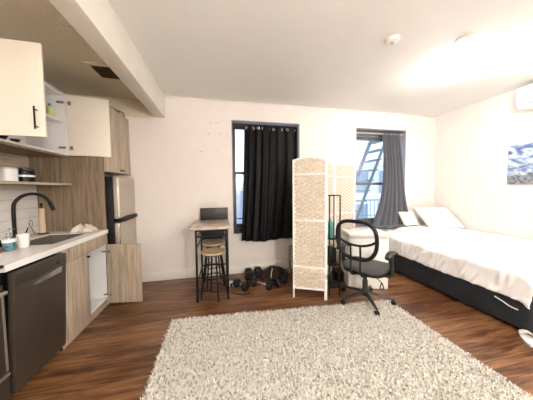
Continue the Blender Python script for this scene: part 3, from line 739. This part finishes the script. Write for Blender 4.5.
# base
for k in range(5):
    a = math.radians(-32+72*k); d = V((math.cos(a), math.sin(a), 0))
    lg = MB(); lg.tube([d*.03+V((0,0,.115)), d*.15+V((0,0,.095)), d*.30+V((0,0,.070))], [.028,.022,.015], 10, flat=.75)
    lo = lg.build('leg', 'dark_grey_plastic', oc)
    cs = MB(); sd = V((-math.sin(a), math.cos(a), 0)); c0 = d*.305+V((0,0,.027))
    for q in (-1, 1): cs.lathe([(.0,-.008),(.020,-.008),(.026,-.004),(.026,.006),(.020,.008),(0,.008)], n=18, mat=tr(*(c0+sd*.014*q)) @ rz(a) @ rx(PI/2))
    cs.tube([c0+V((0,0,0)), c0+V((0,0,.052))], .007, 8)
    cs.tube([c0-sd*.02, c0+sd*.02], .005, 8)
    cs.build('caster', 'black_plastic', lo)
MB().lathe([(.042,.08),(.045,.10),(.040,.14),(.030,.145),(.030,.26),(.022,.262),(.022,.35),(0,.35)], n=22).build('gas_column', 'dark_grey_plastic', oc)
TH = math.radians(-60)        # chair faces +y turned clockwise
up = bpy.data.objects.new('seat_assembly', None)
RM = rz(TH)
def OC(bd, nm, m, smooth=35, par=None):
    bmesh.ops.transform(bd.bm, matrix=RM, verts=bd.bm.verts); return bd.build(nm, m, par or oc, smooth=smooth)
# seat cushion: superellipse lofted
def cushion(w, d, z0, z1, cy, n=40):
    b = MB()
    def ring(s, z):
        out = []
        for k in range(n):
            t = 2*PI*k/n; c_, s_ = math.cos(t), math.sin(t)
            x = math.copysign(abs(c_)**.6, c_)*w*s; y = math.copysign(abs(s_)**.6, s_)*d*s+cy
            zz = z+(.012*(x/w)**2 if z > z0+.02 else 0)-(.025*max(0,(y-cy)/d-.6) if z > z0 else 0)
            out.append(b.bm.verts.new((x, y, zz)))
        return out
    prof = [(.86,z0),(.97,z0+.008),(1,z0+.025),(1,z1-.022),(.96,z1-.006),(.80,z1),(.5,z1-.004),(.2,z1-.006)]
    rs = [ring(s, z) for s, z in prof]
    b.bm.faces.new(rs[0][::-1]); b.bm.faces.new(rs[-1])
    for A_, B_2 in zip(rs, rs[1:]):
        for k in range(n): b.bm.faces.new((A_[k], A_[(k+1) % n], B_2[(k+1) % n], B_2[k]))
    return b
OC(cushion(.245,.235,.405,.465,.03), 'seat', 'grey_fabric', 60)
OC(cushion(.235,.225,.378,.404,.03), 'seat_shell', 'black_plastic', 60)
OC(MB().box(-.09,.09,-.10,.10,.345,.377,.008), 'tilt_mechanism', 'black_plastic')
# backrest ring
def bp(x, z):                       # backrest plane: leaning back a little and curved
    return V((x, -.235-.10*(z-.50)+.22*x*x, z))
def ringpt(t, w=.225, zc=.79, hu=.215, hd_=.215):
    c_, s_ = math.cos(t), math.sin(t)
    x = math.copysign(abs(c_)**.62, c_)*w; zz = math.copysign(abs(s_)**.66, s_)*(hu if s_ > 0 else hd_)
    x *= 1-.17*(-min(0, s_))
    return bp(x, zc+zz)
ring = [ringpt(2*PI*k/48) for k in range(48)]
bk = OC(MB().tube(ring, .021, 10, closed=True), 'backrest_frame', 'black_plastic')
cross = smooth_path([bp(-.212,.80), bp(-.16,.765), bp(-.06,.735), bp(.06,.735), bp(.16,.765), bp(.212,.80)], 6)
OC(MB().tube(cross, .013, 10), 'crossbar', 'black_plastic', par=bk)
ms = MB(); N = 48
rgs = []
for s_ in (1, .66, .33):
    rgs.append([ms.bm.verts.new(bp(p.x*s_, .79+(p.z-.79)*s_)+V((0,.004,0))) for p in ring])
cc = ms.bm.verts.new(bp(0,.79)+V((0,.004,0)))
for A_, B_2 in zip(rgs, rgs[1:]):
    for k in range(N): ms.bm.faces.new((A_[k], A_[(k+1) % N], B_2[(k+1) % N], B_2[k]))
for k in range(N): ms.bm.faces.new((rgs[-1][k], rgs[-1][(k+1) % N], cc))
OC(ms, 'mesh_back', 'mesh', par=bk)
for x in (-.055, .055):
    pth = smooth_path([bp(x,.735)+V((0,-.012,0)), bp(x,.60)+V((0,-.015,0)), V((x,-.262,.47)), V((x*1.1,-.235,.395)), V((x*1.1,-.16,.362)), V((x*1.1,-.09,.362))], 6)
    OC(MB().tube(pth, .011, 10), 'back_bar', 'black_plastic', par=bk)
for sx in (-1, 1):
    ar = MB(); x = .285*sx
    ar.tube(smooth_path([(.18*sx,.03,.372),(.25*sx,.03,.376),(x,.02,.42),(x,.0,.52),(x,.0,.635)], 5), [.014]*21, 10, flat=1.7)
    ao = OC(ar, 'armrest_post', 'dark_grey_plastic')
    pd = MB(); n_ = 12; R2 = []
    for k in range(n_+1):
        u = k/n_; y = -.13+.26*u; hw = .042*(1-.35*abs(2*u-1)**3); z = .652-.035*abs(2*u-1)**2.2
        R2.append([pd.bm.verts.new((x+hw*math.cos(2*PI*j/12), y, z+.018*math.sin(2*PI*j/12))) for j in range(12)])
    pd.bm.faces.new(R2[0][::-1]); pd.bm.faces.new(R2[-1])
    for A_, B_2 in zip(R2, R2[1:]):
        for j in range(12): pd.bm.faces.new((A_[j], A_[(j+1) % 12], B_2[(j+1) % 12], B_2[j]))
    OC(pd, 'armrest_pad', 'dark_grey_plastic', par=ao)
lv = MB(); lv.tube([(.09,-.02,.36),(.20,-.10,.345),(.235,-.125,.335)], .005, 8)
lv.tube(smooth_path([(.235,-.125,.335),(.215,-.118,.275),(.255,-.132,.275)], 4, closed=True), .006, 8, closed=True)
OC(lv, 'height_lever', 'black_plastic')

# ------------------------------------------------------------------ rug
P0, P1, P2, P3 = V((-.525,2.35,0)), V((1.97,2.17,0)), V((1.93,.30,0)), V((-.53,.30,0))
def rugp(u, v): return (P3.lerp(P2, u)).lerp(P0.lerp(P1, u), v)
rug = thing('shag_rug', 'large cream and taupe shag rug covering the middle of floor', 'rug', (.7, 1.3, 0))
bk_ = MB()
def rb_(u, v): p = rugp(u, v); return V((p.x-.7, p.y-1.3, .010+.003*noise.noise(V((p.x*20,p.y*20,0)))))
bk_.grid(90, 70, rb_, .008); bo = bk_.build('backing', 'rug', rug, smooth=180)
verts = []; faces = []
rnd = random.Random(3); NU, NV = 330, 270
for i in range(NU):
    for j in range(NV):
        u = (i+rnd.random())/NU; v = (j+rnd.random())/NV
        p = rugp(u, v)+V((rnd.uniform(-.006,.006), rnd.uniform(-.006,.006), 0)); p.x -= .7; p.y -= 1.3
        if p.y+1.3 < .75: 
            if rnd.random() < .6: continue
        a = rnd.uniform(0, 2*PI); w = rnd.uniform(.0022,.0042); h = rnd.uniform(.016,.034); ln = rnd.uniform(.004,.022); b_a = rnd.uniform(0, 2*PI)
        dx, dy = math.cos(a)*w, math.sin(a)*w; lx, ly = math.cos(b_a)*ln, math.sin(b_a)*ln; z0 = .006
        k = len(verts)
        verts += [(p.x-dx, p.y-dy, z0), (p.x+dx, p.y+dy, z0), (p.x+dx+lx*.35, p.y+dy+ly*.35, z0+h*.7), (p.x-dx+lx*.35, p.y-dy+ly*.35, z0+h*.7), (p.x+dx*.5+lx, p.y+dy*.5+ly, z0+h*.95), (p.x-dx*.5+lx, p.y-dy*.5+ly, z0+h*.95)]
        faces += [(k,k+1,k+2,k+3), (k+3,k+2,k+4,k+5)]
me = bpy.data.meshes.new('pile'); me.from_pydata(verts, [], faces); me.materials.append(M['rug'])
po = bpy.data.objects.new('pile', me); C.objects.link(po); po.parent = rug; po['kind'] = 'stuff'

# ------------------------------------------------------------------ bed
bd = thing('bed', 'low bed with slate grey base and white mattress against the right wall', 'bed', (3.46, 2.4, 0))
bx0, bx1, by0, by1 = 2.755, 4.165, 1.36, 3.40
local(bd, MB().box(bx0, bx1, by0, by1, .03, .345, .02, seg=3), 'bed_base', 'bed_dark')
for x, y in ((2.85,1.45),(4.05,1.45),(2.85,3.3),(4.05,3.3)): local(bd, MB().box(x-.03,x+.03,y-.03,y+.03,0.001,.03), 'foot', 'black')
local(bd, MB().box(bx0+.015, bx1-.005, by0+.02, by1-.01, .337, .585, .05, seg=4), 'mattress', 'sheet')
st_ = MB(); st_.tube(smooth_path([(bx0-.006,1.62,.255),(bx0-.008,1.55,.235),(bx0-.008,1.50,.215),(bx0-.006,1.44,.21)], 5), .006, 6)
local(bd, st_, 'strap', 'white')
# sheet draped over the mattress
def sheet(u, v):
    y = by0-.015+(by1-by0+.0)*v
    Lt = 1.32; Ls = .27; tot = Lt+Ls; s = u*tot
    drop = .215+.03*noise.noise(V((y*1.7, 4, 0)))+.012*noise.noise(V((y*7, 1, 0)))
    R0 = .06
    wr = .034*noise.noise(V((s*2.2+y*1.2, y*2.0-s*1.4, .3)))+.020*noise.noise(V((s*5+y*3.5, y*3-s*4, 5.1)))
    if s < Lt:
        x = bx1-.01-s; z = .612+wr+.03*math.exp(-((x-3.45)/.45)**2)
        foldz = .040*abs(noise.noise(V((s*2+y*4, y*9-s*7, 8))))*max(0, (s-.75)/.6)
        z += foldz
        if x < bx0+.10: t = (bx0+.10-x)/.10; z -= .022*t*t
    else:
        t = (s-Lt)/Ls; a = min(1, t/.22)*PI/2
        x = bx0+.06-.075*math.sin(a)-.006; z = .59-.06*(1-math.cos(a))
        if t > .22: z -= (t-.22)/.78*drop
        crease = .030*noise.noise(V((y*13+z*9, z*6-y*2, 3)))+.018*noise.noise(V((y*30+z*14, z*9, 6)))
        x -= max(-.004, crease)*min(1, t*3)+.006*t
        z = max(z, .30); z += wr*(1-t)
    # foot end falls off
    if y < by0+.10:
        q = (by0+.10-y)/.115; z -= .05*q*q
    if v > .93: z -= .006*(v-.93)/.07
    return V((x, y, z))
local(bd, MB().grid(110, 190, sheet, -.004), 'sheet', 'sheet', smooth=180)
# fold ridge of the duvet
def ridge(u, v):
    # thick duvet edge running diagonally from the window side towards the foot
    t = v; y = 3.32-1.93*t; x0 = 2.98+.06*math.sin(t*7)+.10*noise.noise(V((t*3,2,0)))
    w = bx1-.02-x0; x = x0+w*u
    e = min(1, u*9); e2 = min(1, (1-u)*12); 
    h = .040*(1-(1-e)**2)*(.5+.5*e2)*min(1, t*14)*min(1,(1-t)*10)
    z = .628+.03*math.exp(-((x-3.45)/.45)**2)+h+.012*noise.noise(V((x*3+y*2, y*3-x, 1)))+.006*noise.noise(V((x*9, y*9, 1)))
    if u == 0: z = .600
    return V((x, y, z))
local(bd, MB().grid(70, 120, ridge, -.010), 'duvet', 'sheet', smooth=180)
def pillow(label, c, size, rot):
    W2_, H2_, T2 = size
    b = MB(); n = 26
    for sgn in (1, -1):
        g = [[None]*(n+1) for _ in range(n+1)]
        for i in range(n+1):
            for j in range(n+1):
                u = 2*i/n-1; v = 2*j/n-1
                th = T2*((1-abs(u)**3.2)*(1-abs(v)**3.2))**.5
                pin = 1-.06*(1-abs(v)**2)*(abs(u)**4); pin2 = 1-.08*(1-abs(u)**2)*(abs(v)**4)
                wr = .006*noise.noise(V((u*3+sgn, v*4, 2)))*(th/T2)
                g[i][j] = b.bm.verts.new((u*W2_*pin, v*H2_*pin2, sgn*(th+.0015)+wr))
        for i in range(n):
            for j in range(n): b.bm.faces.new((g[i][j], g[i+1][j], g[i+1][j+1], g[i][j+1]))
    bmesh.ops.remove_doubles(b.bm, verts=b.bm.verts, dist=.0035)
    o = b.build('pillow', 'pillow', smooth=180); o.location = c; o.rotation_euler = rot; return tag(o, label, 'pillow', 'bed pillows')
pillow('large ivory pillow propped in the room corner at head of bed', (3.84, 3.12, .845), (.33,.26,.06), (math.radians(40), 0, math.radians(-8)))
pillow('white pillow behind the ivory one beside the grey curtain', (3.44, 3.33, .795), (.20,.17,.045), (math.radians(60), 0, math.radians(8)))

# ------------------------------------------------------------------ curtains
def curtain(name, label, x0t, x1t, x0b, x1b, zt, zb, folds, amp, mat, yt, yb, splits=1, grom=0, pool=False, prof=1.0, seed=0):
    t = thing(name, label, 'curtain', ((x0t+x1t)/2, yt, zb))
    def f(u, v):
        z = zt+(zb-zt)*v; w = v**prof
        x = (x0t+(x1t-x0t)*u)*(1-w)+(x0b+(x1b-x0b)*u)*w
        y = yt+(yb-yt)*min(1, v**.8)
        ph = 2*PI*folds*(u+.05*noise.noise(V((u*3, v*1.2, seed))))
        y += amp*(math.sin(ph)+.30*math.sin(2.3*ph+v*2))*(.75+.25*v)/1.15
        x += .010*math.cos(ph)*(1 if .02 < u < .98 else 0)
        z += .012*math.sin(u*5+seed)*v
        return V((x-(x0t+x1t)/2, y-yt, z-zb))
    MB().grid(150, 60, f, .003).build('cloth', mat, t, smooth=180)
    if grom:
        for k in range(grom):
            u = (k+.5)/grom; p = f(u, .02)
            ring_ = [V((p.x+.019*math.cos(2*PI*j/20), p.y-.009, p.z-.012+.019*math.sin(2*PI*j/20))) for j in range(20)]
            MB().tube(ring_, .0045, 8, closed=True).build('grommet', 'chrome', t)
    return t
curtain('curtain', 'black grommet curtain panel nearer the visible window gap', .40, .86, .315, .775, 2.435, .545, 3.5, .034, 'curtain_black', YB+.050, 3.39, grom=5, seed=1, prof=1.2)
curtain('curtain', 'black grommet curtain panel beside the woven screen', .845, 1.315, .755, 1.20, 2.435, .54, 2.5, .030, 'curtain_black', YB+.062, 3.44, grom=4, seed=5, prof=2.2)
o = MB().tube([(W1[0]+.016,YB+.055,2.415),(W1[1]-.016,YB+.055,2.415)], .009, 12).build('curtain_rod', 'black'); tag(o, 'black tension rod across the window with black curtains', 'curtain rod')
o = MB().tube([(W2[0]+.016,YB+.055,2.405),(W2[1]-.016,YB+.055,2.405)], .009, 12).build('curtain_rod', 'box_grey'); tag(o, 'pale tension rod across the window beside the bed', 'curtain rod')
gc = thing('curtain', 'single gathered grey curtain falling onto the head of bed', 'curtain', (3.17, YB+.055, .64))
def gcur(u, v):
    z = 2.425+(.655-2.425)*v
    w = v**3
    x0 = 3.005*(1-w)+2.66*w; x1 = 3.385*(1-v)+3.40*v+.10*w
    if v < .8: pass
    x = x0+(x1-x0)*u
    y = YB+.055-.175*v**.8
    ph = 2*PI*6*(u+.03*noise.noise(V((u*3, v*1.5, 9))))
    y += (.020+.016*v)*math.sin(ph)+.012*noise.noise(V((u*6, v*4, 2)))
    x += .008*math.cos(ph)*v
    if v > .95: y -= (v-.95)*1.2*(.5+.5*math.sin(ph*.7)); 
    return V((x-3.17, y-(YB+.055), z-.64+.012*math.sin(ph*.5)*v))
MB().grid(170, 70, gcur, .003).build('cloth', 'curtain_grey', gc, smooth=180)
def poolf(u, v):
    x = 2.70+.85*u; y = 3.20+.16*v
    e = min(u*6, (1-u)*6, v*4, (1-v)*4, 1)
    return V((x-3.17, y-(YB+.055), .045+e*(.018+.02*abs(noise.noise(V((u*9, v*3, 1)))))))
MB().grid(70, 14, poolf, -.003).build('pooled_hem', 'curtain_grey', gc, smooth=180)

# ------------------------------------------------------------------ right wall
pa = thing('wall_art', 'small frameless blue abstract canvas on the right wall', 'painting', (XR-.001, 2.03, 1.42))
MB().box(-.024,0,-.36,.34,0,.565,.002).build('canvas', 'art', pa)
ac = thing('air_conditioner', 'white wall-mounted split air conditioner near the ceiling', 'air conditioner', (XR-.001, 1.80, 2.44))
prof = [(0,0),(-.13,0),(-.165,.02),(-.195,.07),(-.205,.14),(-.20,.26),(-.18,.285),(0,.285)]
MB().prism(prof, 'y', -.42, .41).build('housing', 'white', ac)
MB().box(-.185,-.10,-.34,.33,-.004,.010,.003, mat=tr(-.01,0,.004) @ ry(.28)).build('louvre', 'black_plastic', ac)
MB().box(-.2075,-.2015,-.41,.40,.10,.25,.002).build('front_panel', 'white', ac)

# ceiling fittings
sd = thing('smoke_detector', 'round white smoke detector on the main ceiling', 'smoke detector', (1.61, 1.79, ZC))
MB().lathe([(0,-.034),(.04,-.034),(.055,-.026),(.062,-.001)], n=32).build('housing', 'white', sd)
MB().lathe([(.018,-.037),(.018,-.034)], n=18).build('test_button', 'box_grey', sd)
def lamp(x, y, r, h, mat, label, ):
    t = thing('ceiling_lamp', label, 'lamp', (x, y, ZC))
    MB().lathe([(r*1.06,-.018),(r*1.06,-.0005),(0,-.0005)], n=40).build('lamp_base', 'white', t)
    MB().lathe([(0,-h),(r*.5,-h*.93),(r*.85,-h*.68),(r,-.022),(r,-.0185)], n=40).build('diffuser', mat, t)
    return t
lamp(2.62, 2.05, .14, .13, 'lamp', 'round lit ceiling lamp glaring above the bed side')
lamp(3.20, 1.62, .14, .13, 'lamp', 'second glaring round ceiling lamp nearer the air conditioner')
fl = thing('fill_globe', 'fill light globe on a pole, added unseen behind the viewpoint', 'lamp', (.9, -1.3, 0))  # unseen helper, added to brighten the kitchen and ceiling
MB().lathe([(.15,.001),(.15,.02),(.02,.03),(0,.03)], n=32).build('base', 'black', fl)
MB().tube([(0,0,.03),(0,0,1.62)], .012, 12).build('pole', 'black', fl)
MB().lathe([(0,1.62)]+[(.19*math.sin(PI*k/14), 1.81-.19*math.cos(PI*k/14)) for k in range(1,14)]+[(0,2.0)], n=36).build('globe', 'fill_glow', fl)
d_ = MB().lathe([(0,-.012),(.06,-.012),(.07,-.0005)], n=32).build('ceiling_cover', 'box_grey'); d_.location = (2.277,1.654,ZC); tag(d_, 'blank round cover plate on ceiling beside the glaring lamps', 'cover plate')

# white slipper at the foot of the bed
sl = thing('slipper', 'white slipper on the floor at the foot of the bed', 'slipper', (2.68, 1.33, 0), math.radians(-50))
sole = []
for k in range(28):
    t = 2*PI*k/28; y = .115*math.sin(t); x = .040*math.cos(t)*(1+.18*math.sin(t)); sole.append((x, y))
MB().prism(sole, 'z', .001, .018).build('sole', 'white_rubber', sl)
def strap(u, v):
    a = PI*u; y = .01+.07*v; w = .042
    return V((math.cos(a)*w, y, .016+.045*math.sin(a)*(1-.25*v)))
MB().grid(18, 6, strap, .004).build('strap', 'white_rubber', sl, smooth=180)

# small marks left on the back wall (patched nail holes)
mk = MB(); rr = random.Random(5)
for x, z in ((-.13,2.42),(-.02,2.43),(.02,2.26),(-.16,2.26),(.12,2.26),(-.28,1.98),(-.36,1.83),(-.02,2.0),(1.56,2.15),(2.02,2.05),(1.75,1.98),(2.3,2.62),(1.45,2.6)):
    w = rr.uniform(.006,.016); mk.box(x-w, x+w, YB-.0012, YB-.0002, z-.004, z+.004)
o = mk.build('wall_back_marks', 'recess', smooth=0); o['kind'] = 'structure'; o.name = 'trim_5'

# ------------------------------------------------------------------ light
w = bpy.data.worlds.new('World'); bpy.context.scene.world = w; w.use_nodes = True
wn = w.node_tree.nodes; wl = w.node_tree.links; bg = wn['Background']
tc = wn.new('ShaderNodeTexCoord'); nz = wn.new('ShaderNodeTexNoise'); nz.inputs['Scale'].default_value = 3; wl.new(tc.outputs['Generated'], nz.inputs['Vector'])
rp = wn.new('ShaderNodeValToRGB'); rp.color_ramp.elements[0].position = .4; rp.color_ramp.elements[0].color = (.62,.77,.93,1); rp.color_ramp.elements[1].position = .62; rp.color_ramp.elements[1].color = (.88,.95,1,1)
wl.new(nz.outputs['Fac'], rp.inputs['Fac']); wl.new(rp.outputs['Color'], bg.inputs['Color']); bg.inputs['Strength'].default_value = .33

# ------------------------------------------------------------------ camera
cam = bpy.data.cameras.new('camera'); co = bpy.data.objects.new('camera', cam); C.objects.link(co)
yaw, pitch, roll = [math.radians(a) for a in (12.103, 2.856, .5526)]
fw = V((math.sin(yaw)*math.cos(pitch), math.cos(yaw)*math.cos(pitch), -math.sin(pitch)))
rt = V((math.cos(yaw), -math.sin(yaw), 0)); dn = fw.cross(rt)
r2 = rt*math.cos(roll)+dn*math.sin(roll); d2 = -rt*math.sin(roll)+dn*math.cos(roll)
m = Matrix((r2, -d2, -fw)).transposed().to_4x4(); m.translation = V((0,0,1.38)); co.matrix_world = m
cam.sensor_width = 36; cam.lens = 214.11/533*36; cam.clip_start = .05
sc = bpy.context.scene; sc.camera = co
sc.view_settings.view_transform = 'Standard'; sc.view_settings.look = 'None'; sc.view_settings.gamma = 1; sc.view_settings.exposure = 2.78
